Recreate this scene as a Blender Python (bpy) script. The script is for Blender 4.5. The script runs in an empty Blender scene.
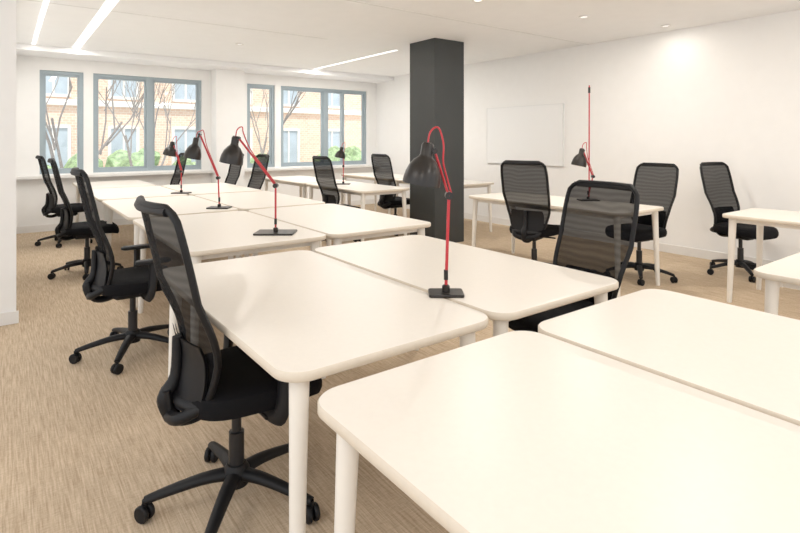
import bpy, bmesh, math, random
from mathutils import Vector, Matrix
random.seed(4)
sc=bpy.context.scene
COL=sc.collection

# ---------------- materials ----------------
def new_mat(name):
    m=bpy.data.materials.new(name); m.use_nodes=True
    nt=m.node_tree; b=nt.nodes['Principled BSDF']; return m,nt,b
def mat(name,col,rough=.5,metal=0,noise=0,scale=40,bump=0,emit=0):
    m,nt,b=new_mat(name)
    b.inputs['Base Color'].default_value=(*col,1); b.inputs['Roughness'].default_value=rough
    b.inputs['Metallic'].default_value=metal
    if noise or bump:
        tc=nt.nodes.new('ShaderNodeTexCoord'); n=nt.nodes.new('ShaderNodeTexNoise'); n.inputs['Scale'].default_value=scale
        n.inputs['Detail'].default_value=4
        nt.links.new(tc.outputs['Object'],n.inputs['Vector'])
        r=nt.nodes.new('ShaderNodeValToRGB')
        r.color_ramp.elements[0].position=.3; r.color_ramp.elements[1].position=.7
        r.color_ramp.elements[0].color=(*[max(0,c*(1-noise)) for c in col],1)
        r.color_ramp.elements[1].color=(*[min(1,c*(1+noise)) for c in col],1)
        nt.links.new(n.outputs['Fac'],r.inputs['Fac']); nt.links.new(r.outputs['Color'],b.inputs['Base Color'])
        if bump:
            bp=nt.nodes.new('ShaderNodeBump'); bp.inputs['Strength'].default_value=bump; bp.inputs['Distance'].default_value=.002
            nt.links.new(n.outputs['Fac'],bp.inputs['Height']); nt.links.new(bp.outputs['Normal'],b.inputs['Normal'])
    if emit:
        b.inputs['Emission Color'].default_value=(*col,1); b.inputs['Emission Strength'].default_value=emit
    return m
M_wall=mat('wall_paint',(.90,.89,.87),.7,noise=.01,scale=8)
M_ceil=mat('ceiling_paint',(.91,.91,.91),.8,noise=.01,scale=6)
M_trim=mat('trim_white',(.82,.80,.77),.5,noise=.01)
M_joint=mat('ceiling_joint',(.76,.76,.75),.8,noise=.02)
M_col=mat('column_paint',(.030,.034,.035),.45,noise=.04,scale=5)
M_top=mat('laminate_cream',(.815,.765,.69),.36,noise=.012,scale=60)
M_edge=mat('laminate_edge',(.68,.60,.49),.5,noise=.02,scale=60)
M_leg=mat('leg_white_powdercoat',(.82,.78,.71),.4,noise=.01)
M_black=mat('black_plastic',(.004,.004,.005),.55,noise=.1,scale=80)
M_black.node_tree.nodes['Principled BSDF'].inputs['Specular IOR Level'].default_value=.3
M_fabric=mat('black_fabric',(.005,.005,.006),.9,noise=.25,scale=500,bump=.3)
M_fabric.node_tree.nodes['Principled BSDF'].inputs['Specular IOR Level'].default_value=.15
M_chrome=mat('gas_lift_metal',(.02,.02,.022),.35,metal=.3,noise=.05)
M_lampblk=mat('lamp_black_metal',(.014,.011,.009),.3,metal=.2,noise=.05)
M_lampin=mat('lamp_inner_white',(.75,.68,.55),.5,noise=.02)
M_red=mat('red_cable',(.50,.02,.03),.4,noise=.04)
M_frame=mat('window_frame_grey',(.34,.41,.45),.45,noise=.02)
M_board=mat('whiteboard_gloss',(.885,.885,.875),.25,noise=.005)
M_led=mat('led_strip',(1,.98,.95),.5,emit=1.0,noise=.001)
M_stone=mat('facade_band',(.80,.77,.72),.8,noise=.04,scale=3)
M_fglass=mat('facade_glass',(.42,.50,.56),.3,noise=.1,scale=2)
M_bark=mat('bark',(.26,.24,.22),.9,noise=.2,scale=20)
M_leaf=mat('hedge_leaf',(.26,.37,.19),.8,noise=.5,scale=6)
# brick facade
M_facade,nt,b=new_mat('facade_brick')
tc=nt.nodes.new('ShaderNodeTexCoord'); mp=nt.nodes.new('ShaderNodeMapping'); mp.inputs['Rotation'].default_value=(math.radians(90),0,0)
bk=nt.nodes.new('ShaderNodeTexBrick'); bk.inputs['Scale'].default_value=2.2
bk.inputs['Color1'].default_value=(.70,.47,.34,1); bk.inputs['Color2'].default_value=(.78,.57,.43,1); bk.inputs['Mortar'].default_value=(.8,.72,.62,1)
nt.links.new(tc.outputs['Object'],mp.inputs['Vector']); nt.links.new(mp.outputs[0],bk.inputs['Vector']); nt.links.new(bk.outputs['Color'],b.inputs['Base Color'])
b.inputs['Roughness'].default_value=.9
M_mesh,nt,b=new_mat('mesh_back_fabric')
b.inputs['Base Color'].default_value=(.005,.005,.006,1); b.inputs['Roughness'].default_value=.85
b.inputs['Specular IOR Level'].default_value=.12
tr=nt.nodes.new('ShaderNodeBsdfTransparent'); mx=nt.nodes.new('ShaderNodeMixShader')
tc=nt.nodes.new('ShaderNodeTexCoord'); w1=nt.nodes.new('ShaderNodeTexWave'); w1.inputs['Scale'].default_value=9
w1.bands_direction='Z'; w1.inputs['Distortion'].default_value=5; w1.inputs['Detail'].default_value=1; w1.inputs['Detail Scale'].default_value=.5
mr=nt.nodes.new('ShaderNodeMapRange'); mr.inputs['To Min'].default_value=.865; mr.inputs['To Max'].default_value=.90
nt.links.new(tc.outputs['Object'],w1.inputs['Vector']); nt.links.new(w1.outputs['Fac'],mr.inputs['Value'])
nt.links.new(mr.outputs['Result'],mx.inputs['Fac']); nt.links.new(tr.outputs[0],mx.inputs[1]); nt.links.new(b.outputs[0],mx.inputs[2])
nt.links.new(mx.outputs[0],nt.nodes['Material Output'].inputs['Surface'])
# carpet : fine striped weave running towards the windows with short cross threads
M_floor,nt,b=new_mat('carpet_striated')
tc=nt.nodes.new('ShaderNodeTexCoord')
def nz(scl,det):
    mp=nt.nodes.new('ShaderNodeMapping'); mp.inputs['Scale'].default_value=scl
    n=nt.nodes.new('ShaderNodeTexNoise'); n.inputs['Scale'].default_value=1.0; n.inputs['Detail'].default_value=det; n.inputs['Roughness'].default_value=.7
    nt.links.new(tc.outputs['Object'],mp.inputs['Vector']); nt.links.new(mp.outputs[0],n.inputs['Vector']); return n
n1=nz((130,5,1),4); n2=nz((30,150,1),3)
mxn=nt.nodes.new('ShaderNodeMix'); mxn.data_type='FLOAT'; mxn.inputs[0].default_value=.3
nt.links.new(n1.outputs['Fac'],mxn.inputs[2]); nt.links.new(n2.outputs['Fac'],mxn.inputs[3])
r=nt.nodes.new('ShaderNodeValToRGB'); r.color_ramp.elements[0].position=.36; r.color_ramp.elements[1].position=.64
r.color_ramp.elements[0].color=(.39,.285,.185,1); r.color_ramp.elements[1].color=(.69,.555,.405,1)
nt.links.new(mxn.outputs[0],r.inputs['Fac']); nt.links.new(r.outputs['Color'],b.inputs['Base Color'])
b.inputs['Roughness'].default_value=.95; b.inputs['Specular IOR Level'].default_value=.1
bp=nt.nodes.new('ShaderNodeBump'); bp.inputs['Strength'].default_value=.25; bp.inputs['Distance'].default_value=.003
nt.links.new(mxn.outputs[0],bp.inputs['Height']); nt.links.new(bp.outputs[0],b.inputs['Normal'])
# glass
M_glass,nt,b=new_mat('window_glass')
tr=nt.nodes.new('ShaderNodeBsdfTransparent'); gl=nt.nodes.new('ShaderNodeBsdfGlossy'); gl.inputs['Roughness'].default_value=.02
mx=nt.nodes.new('ShaderNodeMixShader'); mx.inputs['Fac'].default_value=.04
nt.links.new(tr.outputs[0],mx.inputs[1]); nt.links.new(gl.outputs[0],mx.inputs[2]); nt.links.new(mx.outputs[0],nt.nodes['Material Output'].inputs['Surface'])

# ---------------- mesh helpers ----------------
def mesh_from(verts,faces,name,m,smooth=False):
    me=bpy.data.meshes.new(name); me.from_pydata([tuple(v) for v in verts],[],faces); 
    bm=bmesh.new(); bm.from_mesh(me); bmesh.ops.recalc_face_normals(bm,faces=bm.faces); bm.to_mesh(me); bm.free()
    if m: me.materials.append(m)
    for p in me.polygons: p.use_smooth=smooth
    return me
def add(name,me,parent=None,loc=(0,0,0),rot=(0,0,0)):
    o=bpy.data.objects.new(name,me); COL.objects.link(o); o.location=loc; o.rotation_euler=rot
    if parent: o.parent=parent
    return o
def box_me(x0,x1,y0,y1,z0,z1,name,m,bev=0):
    v=[(x,y,z) for x in(x0,x1) for y in(y0,y1) for z in(z0,z1)]
    f=[(0,1,3,2),(4,6,7,5),(0,4,5,1),(2,3,7,6),(0,2,6,4),(1,5,7,3)]
    me=mesh_from(v,f,name,m)
    if bev:
        bm=bmesh.new(); bm.from_mesh(me); bmesh.ops.bevel(bm,geom=bm.edges[:],offset=bev,segments=3,affect='EDGES',profile=.5)
        bm.to_mesh(me); bm.free()
        for p in me.polygons: p.use_smooth=False
    return me
def box(x0,x1,y0,y1,z0,z1,name,m,parent=None,bev=0):
    return add(name,box_me(x0,x1,y0,y1,z0,z1,name,m,bev),parent)
def smooth_path(pts,n=6):
    P=[Vector(p) for p in pts]; out=[]
    for i in range(len(P)-1):
        a=P[max(i-1,0)];b_=P[i];c=P[i+1];d=P[min(i+2,len(P)-1)]
        for k in range(n):
            t=k/n
            out.append(.5*((2*b_)+(-a+c)*t+(2*a-5*b_+4*c-d)*t*t+(-a+3*b_-3*c+d)*t**3))
    out.append(P[-1]); return out
def sweep(pts,rad,seg=10,closed=False,flat=1.0):
    P=[Vector(p) for p in pts]; n=len(P)
    R=rad if isinstance(rad,(list,tuple)) else [rad]*n
    if len(R)!=n: R=[R[0]+(R[-1]-R[0])*i/(n-1) for i in range(n)]
    V=[];F=[]; up=None
    for i in range(n):
        if closed: t=(P[(i+1)%n]-P[i-1]).normalized()
        else: t=(P[min(i+1,n-1)]-P[max(i-1,0)]).normalized()
        if up is None:
            up=Vector((0,0,1)) if abs(t.z)<.9 else Vector((0,1,0))
        u=(up-t*up.dot(t)).normalized(); up=u; w=t.cross(u)
        for k in range(seg):
            a=2*math.pi*k/seg; V.append(P[i]+u*math.cos(a)*R[i]*flat+w*math.sin(a)*R[i])
    m_=n if closed else n-1
    for i in range(m_):
        j=(i+1)%n
        for k in range(seg):
            F.append((i*seg+k,i*seg+(k+1)%seg,j*seg+(k+1)%seg,j*seg+k))
    if not closed:
        F.append(tuple(range(seg))[::-1]); F.append(tuple((n-1)*seg+k for k in range(seg)))
    return V,F
def join_geo(gs):
    V=[];F=[]
    for v,f in gs:
        o=len(V); V+=list(v); F+=[tuple(i+o for i in q) for q in f]
    return V,F
def geo_mesh(gs,name,m,smooth=True):
    V,F=join_geo(gs); me=mesh_from(V,F,name,m,smooth)
    try: me.set_sharp_from_angle(angle=math.radians(45))
    except Exception: pass
    return me
def lathe(prof,axis_o=(0,0,0),axis=(0,0,1),seg=32,cap=False):
    ax=Vector(axis).normalized(); q=Vector((0,0,1)).rotation_difference(ax); o=Vector(axis_o)
    V=[];F=[]
    for r_,z in prof:
        for k in range(seg):
            a=2*math.pi*k/seg; V.append(o+q@Vector((r_*math.cos(a),r_*math.sin(a),z)))
    for i in range(len(prof)-1):
        for k in range(seg): F.append((i*seg+k,i*seg+(k+1)%seg,(i+1)*seg+(k+1)%seg,(i+1)*seg+k))
    if cap:
        F.append(tuple(range(seg))[::-1]); F.append(tuple((len(prof)-1)*seg+k for k in range(seg)))
    return V,F
def rrect(hx,hy,r_,n=8):
    out=[]
    for cx,cy,a0 in((hx-r_,hy-r_,0),(-hx+r_,hy-r_,90),(-hx+r_,-hy+r_,180),(hx-r_,-hy+r_,270)):
        for k in range(n+1):
            a=math.radians(a0+90*k/n); out.append((cx+r_*math.cos(a),cy+r_*math.sin(a)))
    return out
def slab(hx,hy,r_,levels):
    V=[];F=[];n=None
    for ins,z in levels:
        c=rrect(hx-ins,hy-ins,max(r_-ins,.005)); n=len(c); V+=[Vector((x,y,z)) for x,y in c]
    for i in range(len(levels)-1):
        for k in range(n): F.append((i*n+k,i*n+(k+1)%n,(i+1)*n+(k+1)%n,(i+1)*n+k))
    F.append(tuple(range(n))[::-1]); F.append(tuple((len(levels)-1)*n+k for k in range(n)))
    return V,F

# ---------------- room ----------------
XW,YW,ZC=6.5,9.6,2.7
box(-2.6,XW+.2,-3,YW+.2,-.1,0,'floor',M_floor)
box(-2.6,XW+.2,-3,YW+.2,ZC,ZC+.12,'ceiling',M_ceil)
box(XW,XW+.2,-3,YW+.2,0,ZC,'wall_right',M_wall)
box(-.9,.07,4.9,YW,0,ZC,'wall_left',M_wall)
box(-.9,.085,4.885,4.9,0,.09,'baseboard_left',M_trim)
box(XW-.015,XW,-3,YW-.02,0,.1,'baseboard_right',M_trim)
wins=[(.42,.99,None),(1.12,2.79,1.95),(3.61,4.16,None),(4.28,6.26,5.27)]
zb,zt=.86,2.43
gs=[]
def bg(x0,x1,y0,y1,z0,z1):
    v=[Vector((x,y,z)) for x in(x0,x1) for y in(y0,y1) for z in(z0,z1)]
    return v,[(0,1,3,2),(4,6,7,5),(0,4,5,1),(2,3,7,6),(0,2,6,4),(1,5,7,3)]
gs.append(bg(-.9,XW,YW,YW+.2,0,zb)); gs.append(bg(-.9,XW,YW,YW+.2,zt,ZC))
xs=-.9
for a,c,_ in wins:
    gs.append(bg(xs,a,YW,YW+.2,zb,zt)); xs=c
gs.append(bg(xs,XW,YW,YW+.2,zb,zt))
add('wall_back',geo_mesh(gs,'wall_back',M_wall,False))
box(2.95,3.45,YW-.3,YW,0,2.62,'wall_pier',M_wall)
box(.07,XW,8.95,YW,2.62,ZC,'trim_soffit',M_ceil)
box(.07,2.95,YW-.13,YW,.80,.84,'trim_sill_1',M_trim)
box(3.45,XW,YW-.13,YW,.80,.84,'trim_sill_2',M_trim)
box(.07,XW,YW-.015,YW,0,.1,'baseboard_back',M_trim)
for i,(a,c,mid) in enumerate(wins):
    e=add('window_%d'%(i+1),None,None,((a+c)/2,YW+.08,zb)); W=(c-a)/2; Hh=zt-zb; t=.05
    g=[bg(-W,-W+t,-.04,.04,0,Hh),bg(W-t,W,-.04,.04,0,Hh),bg(-W+t,W-t,-.04,.04,0,t),bg(-W+t,W-t,-.04,.04,Hh-t,Hh)]
    segs=[(-W+t,W-t)]
    if mid:
        mm=mid-(a+c)/2; g.append(bg(mm-.05,mm+.05,-.045,.045,t,Hh-t)); segs=[(-W+t,mm-.05),(mm+.05,W-t)]
    if i==3:
        mm2=.42; g.append(bg(mm2-.03,mm2+.03,-.04,.04,t,Hh-t))
    for s0,s1 in segs:
        k=.03; g+= [bg(s0,s0+k,-.02,.02,t,Hh-t),bg(s1-k,s1,-.02,.02,t,Hh-t),bg(s0+k,s1-k,-.02,.02,t,t+k),bg(s0+k,s1-k,-.02,.02,Hh-t-k,Hh-t)]
    add('frame',geo_mesh(g,'window_frame',M_frame,False),e)
    box(-W+t,W-t,-.003,.003,t,Hh-t,'glass',M_glass,e)
box(4.47,4.99,5.25,5.78,0,ZC,'column',M_col,bev=.004)
wb=add('whiteboard',None,None,(XW-.021,5.5,1.0))
box(-.01,.02,-.75,.75,0,.9,'panel',M_board,wb)
add('rim',geo_mesh([bg(-.013,.02,-.756,-.75,-.006,.906),bg(-.013,.02,.75,.756,-.006,.906),bg(-.013,.02,-.75,.75,-.006,0),bg(-.013,.02,-.75,.75,.9,.906)],'rim',M_joint,False),wb)
def strip(name,x0,x1,y0,y1,power,col=(1,.98,.95)):
    e=add(name,None,None,((x0+x1)/2,(y0+y1)/2,ZC))
    hx,hy=(x1-x0)/2,(y1-y0)/2
    box(-hx,hx,-hy,hy,-.008,-.001,'diffuser',M_led,e)
    L=bpy.data.lights.new(name+'_lamp','AREA'); L.shape='RECTANGLE'; L.size=2*hx; L.size_y=2*hy; L.energy=power; L.color=col
    o=bpy.data.objects.new('lamp',L); COL.objects.link(o); o.parent=e; o.location=(0,0,-.012)
strip('ceiling_or_fill_light',.78,.87,5.2,8.9,24)
strip('ceiling_or_fill_light',.30,.34,5.2,8.9,3)
strip('ceiling_or_fill_light',4.615,4.645,6.3,8.9,36)
for (x,y) in ((-.9,-1.2),(1.8,-1.2),(4.6,-1.2),(-1.5,1.5)):  # unseen strips added behind and beside the camera as fill light
    strip('ceiling_or_fill_light',x-.15,x+.15,y-.75,y+.75,14)
gi=0
def groove(x0,x1,y0,y1):
    global gi; gi+=1; box(x0,x1,y0,y1,ZC-.004,ZC,'trim_%d'%gi,M_joint)
groove(2.4,XW,4.34,4.355); groove(.1,3.4,6.15,6.165)
for x,y,p in((5.0,3.4,14),(6.15,3.1,1.5),(3.6,1.6,9),(5.0,.8,10),(3.6,3.6,14),(2.2,.6,1),(2.6,7.2,12)):  # leading pair are the room's downlights; the rest are added for brightness
    e=add('ceiling_or_fill_spot',None,None,(x,y,ZC))
    add('ring',geo_mesh([lathe([(.055,-.001),(.055,-.012),(.04,-.012),(.035,-.003)])],'ring',M_trim),e)
    add('lens',geo_mesh([lathe([(.036,-.004),(.001,-.005)])],'lens',M_led),e)
    L=bpy.data.lights.new('spot_lamp','AREA'); L.shape='DISK'; L.size=.08; L.energy=p; L.color=(1,.93,.84)
    o=bpy.data.objects.new('lamp',L); COL.objects.link(o); o.parent=e; o.location=(0,0,-.02)

# ---------------- desks ----------------
def desk(x0,x1,y0,y1,name='desk'):
    cx,cy=(x0+x1)/2,(y0+y1)/2; hx,hy=(x1-x0)/2-.004,(y1-y0)/2-.004
    e=add(name,None,None,(cx,cy,0))
    t=geo_mesh([slab(hx,hy,.085,[(.004,.712),(0,.716),(0,.736),(.004,.74)])],'tabletop',M_top,False)
    t.materials.append(M_edge)
    for p in t.polygons:
        if abs(p.normal.z)<.9 or p.normal.z<-.9: p.material_index=1
    add('tabletop',t,e)
    ix,iy=hx-.078,hy-.078
    rails=[bg(-ix,ix,iy-.04,iy-.01,.672,.712),bg(-ix,ix,-iy+.01,-iy+.04,.672,.712),bg(ix-.04,ix-.01,-iy+.04,iy-.04,.672,.712),bg(-ix+.01,-ix+.04,-iy+.04,iy-.04,.672,.712)]
    add('under_frame',geo_mesh(rails,'under_frame',M_leg,False),e)
    k=0
    for sx in(-1,1):
        for sy in(-1,1):
            k+=1
            V=lathe([(.001,0),(.017,0),(.019,.012),(.029,.70),(.029,.711),(.001,.711)],seg=20)
            vv=[Vector((v.x+sx*.02*(1-v.z/.71)+sx*ix,v.y+sy*.02*(1-v.z/.71)+sy*iy,v.z)) for v in V[0]]
            add('leg_%d'%k,geo_mesh([(vv,V[1])],'leg',M_leg),e)
X0,X1,X2=.583,1.395,2.215
desk(X0,X1,1.285,2.775); desk(X1+.01,X2,1.285,2.775)
desk(X0,X1,-.31,1.18); desk(X1+.01,X2,-.31,1.18)
a,bm_,c=.80,1.72,2.62
for y0,y1 in((3.06,4.66),(4.72,6.32),(6.38,7.95)):
    desk(a,bm_,y0,y1); desk(bm_+.01,c,y0,y1)
desk(a,bm_,8.0,9.3)
desk(3.5,4.3,5.5,7.05); desk(3.5,4.3,7.1,8.7); desk(5.05,5.9,5.5,7.05); desk(5.05,5.9,7.1,8.7)
desk(4.2,5.0,2.5,4.4)
desk(4.85,5.6,.4,2.0)
desk(2.85,3.65,-.5,1.05)

# ---------------- chair ----------------
def chair_meshes():
    parts={}
    g=[]
    for i in range(5):
        a=math.radians(72*i+20); dx,dy=math.cos(a),math.sin(a)
        pts=[(dx*.03,dy*.03,.115),(dx*.12,dy*.12,.112),(dx*.24,dy*.24,.09),(dx*.315,dy*.315,.072)]
        g.append(sweep(smooth_path(pts,3),[.03,.017],10,flat=.75))
    g.append(lathe([(.001,.075),(.045,.075),(.048,.13),(.035,.15),(.001,.15)],seg=20))
    parts['star_base']=geo_mesh(g,'star_base',M_black)
    g=[]
    for i in range(5):
        a=math.radians(72*i+20); dx,dy=math.cos(a),math.sin(a)
        c=Vector((dx*.315,dy*.315,.03))
        ax=(math.cos(a+.9),math.sin(a+.9),0)
        for s in(-1,1):
            o=c+Vector(ax)*(s*.014-.009)
            g.append(lathe([(.001,0),(.026,0),(.03,.004),(.03,.014),(.026,.018),(.001,.018)],o,ax,16))
        g.append(sweep([c+Vector((0,0,.0)),c+Vector((0,0,.045))],.009,8))
    parts['casters']=geo_mesh(g,'casters',M_black)
    parts['gas_lift']=geo_mesh([lathe([(.028,.15),(.028,.27),(.018,.272),(.018,.38)],seg=20,cap=True)],'gas_lift',M_chrome)
    parts['mechanism']=geo_mesh([slab(.12,.07,.03,[(.02,.365),(0,.38),(0,.41),(.01,.425)]),
        sweep(smooth_path([(-.08,0,.40),(-.17,0,.375),(-.23,0,.40),(-.25,0,.50)],5),[.04,.03],12,flat=.55),
        sweep([(.03,-.07,.395),(.03,-.21,.395)],.008,8)],'mechanism',M_black)
    V=[];F=[];n=40
    lv=[(.86,.425),(.97,.432),(1.0,.455),(1.0,.475),(.97,.497),(.85,.508),(.5,.506),(.02,.502)]
    for s,z in lv:
        for k in range(n):
            a=2*math.pi*k/n; ca,sa=math.cos(a),math.sin(a); e=.5
            x=.245*s*math.copysign(abs(ca)**e,ca); y=.245*s*math.copysign(abs(sa)**e,sa)
            if x<0: y*=1-.12*(-x/.245)
            dz=-.035*max(0,(x-.12)/.125)**2
            V.append(Vector((x+.04,y,z+dz)))
    for i in range(len(lv)-1):
        for k in range(n): F.append((i*n+k,i*n+(k+1)%n,(i+1)*n+(k+1)%n,(i+1)*n+k))
    F.append(tuple(range(n))[::-1]); F.append(tuple((len(lv)-1)*n+k for k in range(n)))
    parts['seat']=geo_mesh([(V,F)],'seat',M_fabric)
    def prof(v):
        z=.44+v*.72
        x=-.19+.035*math.sin(math.pi*min(1,v/.55))-.14*max(0,v-.25)**1.2-.015*v
        return x,z
    def hw(v):
        P=[(0,.135),(.08,.165),(.3,.215),(.55,.235),(.8,.235),(.93,.228),(1,.20)]
        for (a0,b0),(a1,b1) in zip(P,P[1:]):
            if v<=a1:
                t=(v-a0)/(a1-a0); return b0+(b1-b0)*t
        return .19
    def pt(u,v,off=0):
        x,z=prof(v); return Vector((x-.045*(1-u*u)*.9+.02+off,u*hw(v),z))
    nu,nv=12,24; V=[];F=[]
    for j in range(nv+1):
        for i in range(nu+1): V.append(pt(-1+2*i/nu,j/nv))
    for j in range(nv):
        for i in range(nu): F.append((j*(nu+1)+i,j*(nu+1)+i+1,(j+1)*(nu+1)+i+1,(j+1)*(nu+1)+i))
    parts['mesh_back']=geo_mesh([(V,F)],'mesh_back',M_mesh)
    path=[pt(-1,j/16) for j in range(16)]
    path+=[pt(-.97,.97)]+[pt(-.85+1.7*i/8,1) for i in range(9)]+[pt(.97,.97)]
    path+=[pt(1,j/16) for j in range(15,-1,-1)]
    path+=[pt(1-2*i/8,0) for i in range(1,8)]
    g=[sweep(path,.0125,8,closed=True)]
    g.append(sweep([pt(-.9+1.8*i/8,.98,-.006) for i in range(9)],.015,8))
    g.append(sweep([pt(-.95+1.9*i/8,.03,-.01) for i in range(9)],.022,8))
    g.append(sweep(smooth_path([(-.23,0,.40),(-.255,0,.47),pt(0,.14,-.03),pt(0,.33,-.025)],4),[.03,.016],10))
    for s in(-1,1):
        g.append(sweep(smooth_path([(-.24,s*.02,.41),(-.235,s*.1,.43),pt(s*.98,.04,-.005)],4),[.024,.018],8))
    V=[];F=[]
    for off in(-.012,-.020):
        for j in range(9):
            for i in range(nu+1): V.append(pt((-1+2*i/nu)*(.98-.25*(j/8)**2),.33*j/8,off))
    m0=9*(nu+1)
    for L_ in(0,m0):
        for j in range(8):
            for i in range(nu): F.append((L_+j*(nu+1)+i,L_+j*(nu+1)+i+1,L_+(j+1)*(nu+1)+i+1,L_+(j+1)*(nu+1)+i))
    g.append((V,F))
    parts['back_frame']=geo_mesh(g,'back_frame',M_black)
    g=[]
    for s in(-1,1):
        g.append(sweep(smooth_path([(.04,s*.1,.40),(.05,s*.24,.405),(.06,s*.27,.44),(.07,s*.275,.53),(.07,s*.272,.62)],4),[.016,.022],8,flat=1.7))
        v,f=slab(.10,.035,.03,[(.01,.615),(0,.62),(0,.632),(.01,.64)])
        g.append(([q+Vector((.07,s*.268,0)) for q in v],f))
    parts['armrests']=geo_mesh(g,'armrests',M_black)
    return parts
CP=chair_meshes()
def chair(x,y,rot,spin=0,hz=1,arms=False):
    e=add('office_chair',None,None,(x,y,0),(0,0,math.radians(rot)))
    for k,me in CP.items():
        if k=='armrests' and not arms: continue
        o=add(k,me,e)
        if k in('star_base','casters'): o.rotation_euler[2]=math.radians(spin)
        if k in('mesh_back','back_frame'): o.scale[2]=hz; o.location.z=.42*(1-hz)
chair(.70,1.97,1,-4,.985,True)
chair(.66,3.76,-1,10,1.03,True)
chair(.68,6.3,-3,30,1.02,False); chair(.66,8.3,4,10)
chair(3.5,6.0,0,0); chair(2.33,1.70,172,0,.955); chair(4.30,3.5,16,0,1); chair(5.07,2.82,172,20,.95); chair(6.02,2.27,-100,10,.95)
chair(2.62,8.1,180,0); chair(2.65,7.2,180,0); chair(2.0,8.85,180,0); chair(4.68,6.4,0,0)

# ---------------- lamps ----------------
def lamp(x,y,z,rot,J,E,R,A,base=(.10,.07),extra=None,rr=.077):
    e=add('desk_lamp',None,None,(x,y,z),(0,0,math.radians(rot)))
    v,f=slab(base[0],base[1],.012,[(.001,0),(0,.002),(0,.010),(.002,.012)])
    add('base',geo_mesh([(v,f),lathe([(.016,.012),(.016,.035),(.010,.04)],seg=16,cap=True)],'base',M_lampblk),e)
    J=Vector((J[0],0,J[1]));E=Vector((E[0],0,E[1]));R=Vector((R[0],0,R[1]));A=Vector((A[0],0,A[1]))
    g=[sweep([(0,0,.03),J],.0065,10),sweep([J+Vector((0,.012,0)),E+Vector((0,.012,0))],.0055,10),sweep([J+Vector((0,-.012,0)),E+Vector((0,-.012,0))],.003,6)]
    if extra: g.append(sweep([(0.01,0,.03),(.012,0,extra)],.007,8))
    up=(A-R).normalized(); side=Vector((1,0,0))
    g.append(sweep(smooth_path([A-up*.03,A+up*.035,A+up*.055+side*.03,E+Vector((.035,0,.03)),E*.75+J*.25+Vector((.02,0,0)),E*.4+J*.6+Vector((.015,0,0)),J+Vector((.012,0,.0))],6),.0038,8))
    add('arm_and_cable',geo_mesh(g,'arm_and_cable',M_red),e)
    g=[lathe([(.001,-.02),(.016,-.02),(.016,.02),(.001,.02)],J,(0,1,0),16),lathe([(.001,-.018),(.012,-.018),(.012,.018),(.001,.018)],E,(0,1,0),16),
       sweep([(0,0,.06),(0,0,.10)],.009,10)]
    L=(A-R).length
    g.append(sweep([E,R+up*L*.72],.009,10))
    if extra: g.append(sweep([(.012,0,extra-.08),(.012,0,extra-.02)],.012,10))
    add('joints',geo_mesh(g,'joints',M_lampblk),e)
    out=[(rr,0),(rr*.99,L*.12),(rr*.93,L*.26),(rr*.80,L*.42),(rr*.60,L*.55),(rr*.38,L*.63),(rr*.33,L*.68),(rr*.33,L*.9),(rr*.25,L*.96),(.001,L*.97)]
    add('shade',geo_mesh([lathe(out,R,up,32)],'shade',M_lampblk),e)
    inn=[(rr,0),(rr*.95,L*.12),(rr*.88,L*.26),(rr*.75,L*.41),(rr*.55,L*.53),(.001,L*.6)]
    add('shade_lining',geo_mesh([lathe(inn,R,up,32)],'shade_lining',M_lampin),e)
RY=-36.7
lamp(1.43,1.61,.74,RY,(.012,.40),(-.045,.58),(-.10,.445),(-.07,.62),base=(.07,.05))
lamp(1.46,3.36,.74,RY,(.0,.32),(-.25,.64),(-.30,.47),(-.265,.66),base=(.13,.09))
lamp(1.59,4.93,.74,RY,(-.01,.28),(-.18,.68),(-.25,.46),(-.21,.66))
lamp(1.68,6.6,.74,RY,(.0,.26),(-.09,.58),(-.14,.45),(-.10,.62))
lamp(3.9,6.6,.74,RY,(.0,.26),(-.01,.52),(-.05,.38),(-.02,.54))
lamp(4.88,3.27,.74,RY,(.05,.25),(-.05,.52),(-.10,.36),(-.06,.55),extra=1.2)

# ---------------- exterior ----------------
bd=add('apartment_building',None,None,(0,26,0))
box(-16,40,0,4,-6,14,'facade',M_facade,bd)
gw=[];gf=[];gb=[]
for fl in range(-2,4):
    zc=1.0+fl*3.1
    gb.append(bg(-16,40,-.15,0,zc-1.25,zc-1.0))
    for i in range(20):
        x=-14+i*2.6
        gw.append(bg(x-.5,x+.5,-.04,-.01,zc-.8,zc+.9))
        gf+= [bg(x-.62,x-.5,-.1,0,zc-.9,zc+1.0),bg(x+.5,x+.62,-.1,0,zc-.9,zc+1.0),bg(x-.5,x+.5,-.1,0,zc+.9,zc+1.02),bg(x-.04,x+.04,-.08,0,zc-.8,zc+.9),bg(x-.5,x+.5,-.1,0,zc-.92,zc-.8)]
add('glazing',geo_mesh(gw,'glazing',M_fglass,False),bd); add('window_surrounds',geo_mesh(gf,'surrounds',M_stone,False),bd); add('string_courses',geo_mesh(gb,'courses',M_stone,False),bd)
box(-20,45,YW+.6,40,-3.6,-3.5,'street_ground',M_stone)
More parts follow.
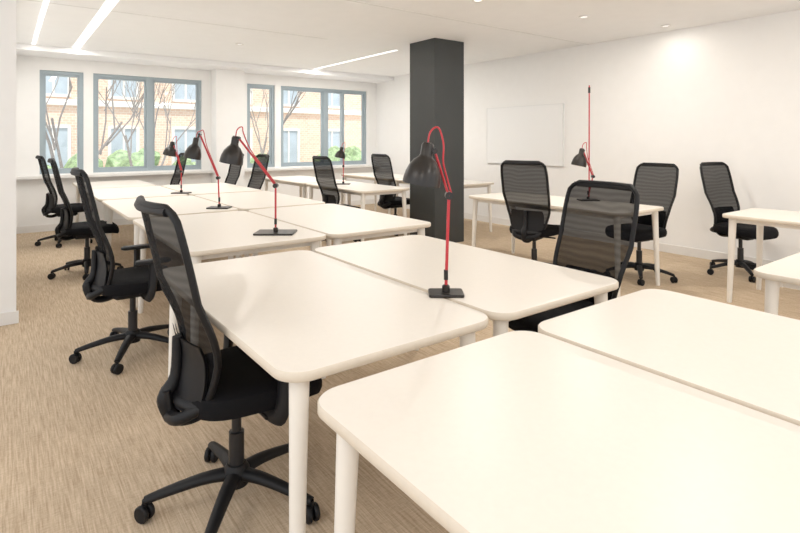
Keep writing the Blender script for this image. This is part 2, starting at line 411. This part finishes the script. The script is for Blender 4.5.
def tree(x,y,s):
    g=[]
    def br(p,d,l,r_,dep):
        q=p+d*l; m_=(p+q)/2+Vector((random.uniform(-.06,.06)*l,random.uniform(-.06,.06)*l,0))
        g.append(sweep([p,m_,q],[r_,r_*.65],6))
        if dep==0: return
        for k in range(3 if dep>1 else 2):
            nd=(d+Vector((random.uniform(-.6,.6),random.uniform(-.6,.6),random.uniform(.0,.5)))).normalized()
            br(p+d*l*random.uniform(.6,1),nd,l*.62,r_*.5,dep-1)
    br(Vector((0,0,-3.5)),Vector((.03,0,1)).normalized(),4.0*s,.085,5)
    add('street_tree',geo_mesh(g,'tree',M_bark),None,(x,y,0))
tree(.9,14,1.0); tree(5.6,15,1.0); tree(3.2,17,.95)
bm=bmesh.new()
for i in range(150):
    mt=Matrix.Translation((random.uniform(-2,14),21.5+random.uniform(-.6,.6),random.uniform(-3.4,.3)+random.random()*.5))@Matrix.Diagonal((random.uniform(.4,.8),)*3+(1,))
    bmesh.ops.create_icosphere(bm,subdivisions=2,radius=.8,matrix=mt)
for v in bm.verts: v.co+=Vector((random.uniform(-.09,.09),random.uniform(-.09,.09),random.uniform(-.09,.09)))
me=bpy.data.meshes.new('hedge'); bm.to_mesh(me); bm.free(); me.materials.append(M_leaf); add('hedge',me)
S=bpy.data.lights.new('sun','SUN'); S.energy=2.8; S.angle=.05; S.color=(1,.97,.93)
so=bpy.data.objects.new('sun',S); COL.objects.link(so); so.rotation_euler=Vector((.25,1,-2.2)).to_track_quat('-Z','Y').to_euler(); so.location=(0,5,20)

# ---------------- world / camera ----------------
w=bpy.data.worlds.new('World'); sc.world=w; w.use_nodes=True
bgd=w.node_tree.nodes['Background']; bgd.inputs['Color'].default_value=(.93,.96,1,1); bgd.inputs['Strength'].default_value=1.0
cam=bpy.data.cameras.new('Camera'); co=bpy.data.objects.new('Camera',cam); COL.objects.link(co)
co.location=(0,0,1.36); co.rotation_euler=(math.radians(90),0,math.radians(-36.67))
cam.sensor_width=36; cam.lens=531*36/800; cam.shift_y=-(266.5-141)/800
cam.clip_start=.02
sc.camera=co
sc.view_settings.view_transform='Standard'
sc.view_settings.exposure=0.56
sc.view_settings.gamma=1.08
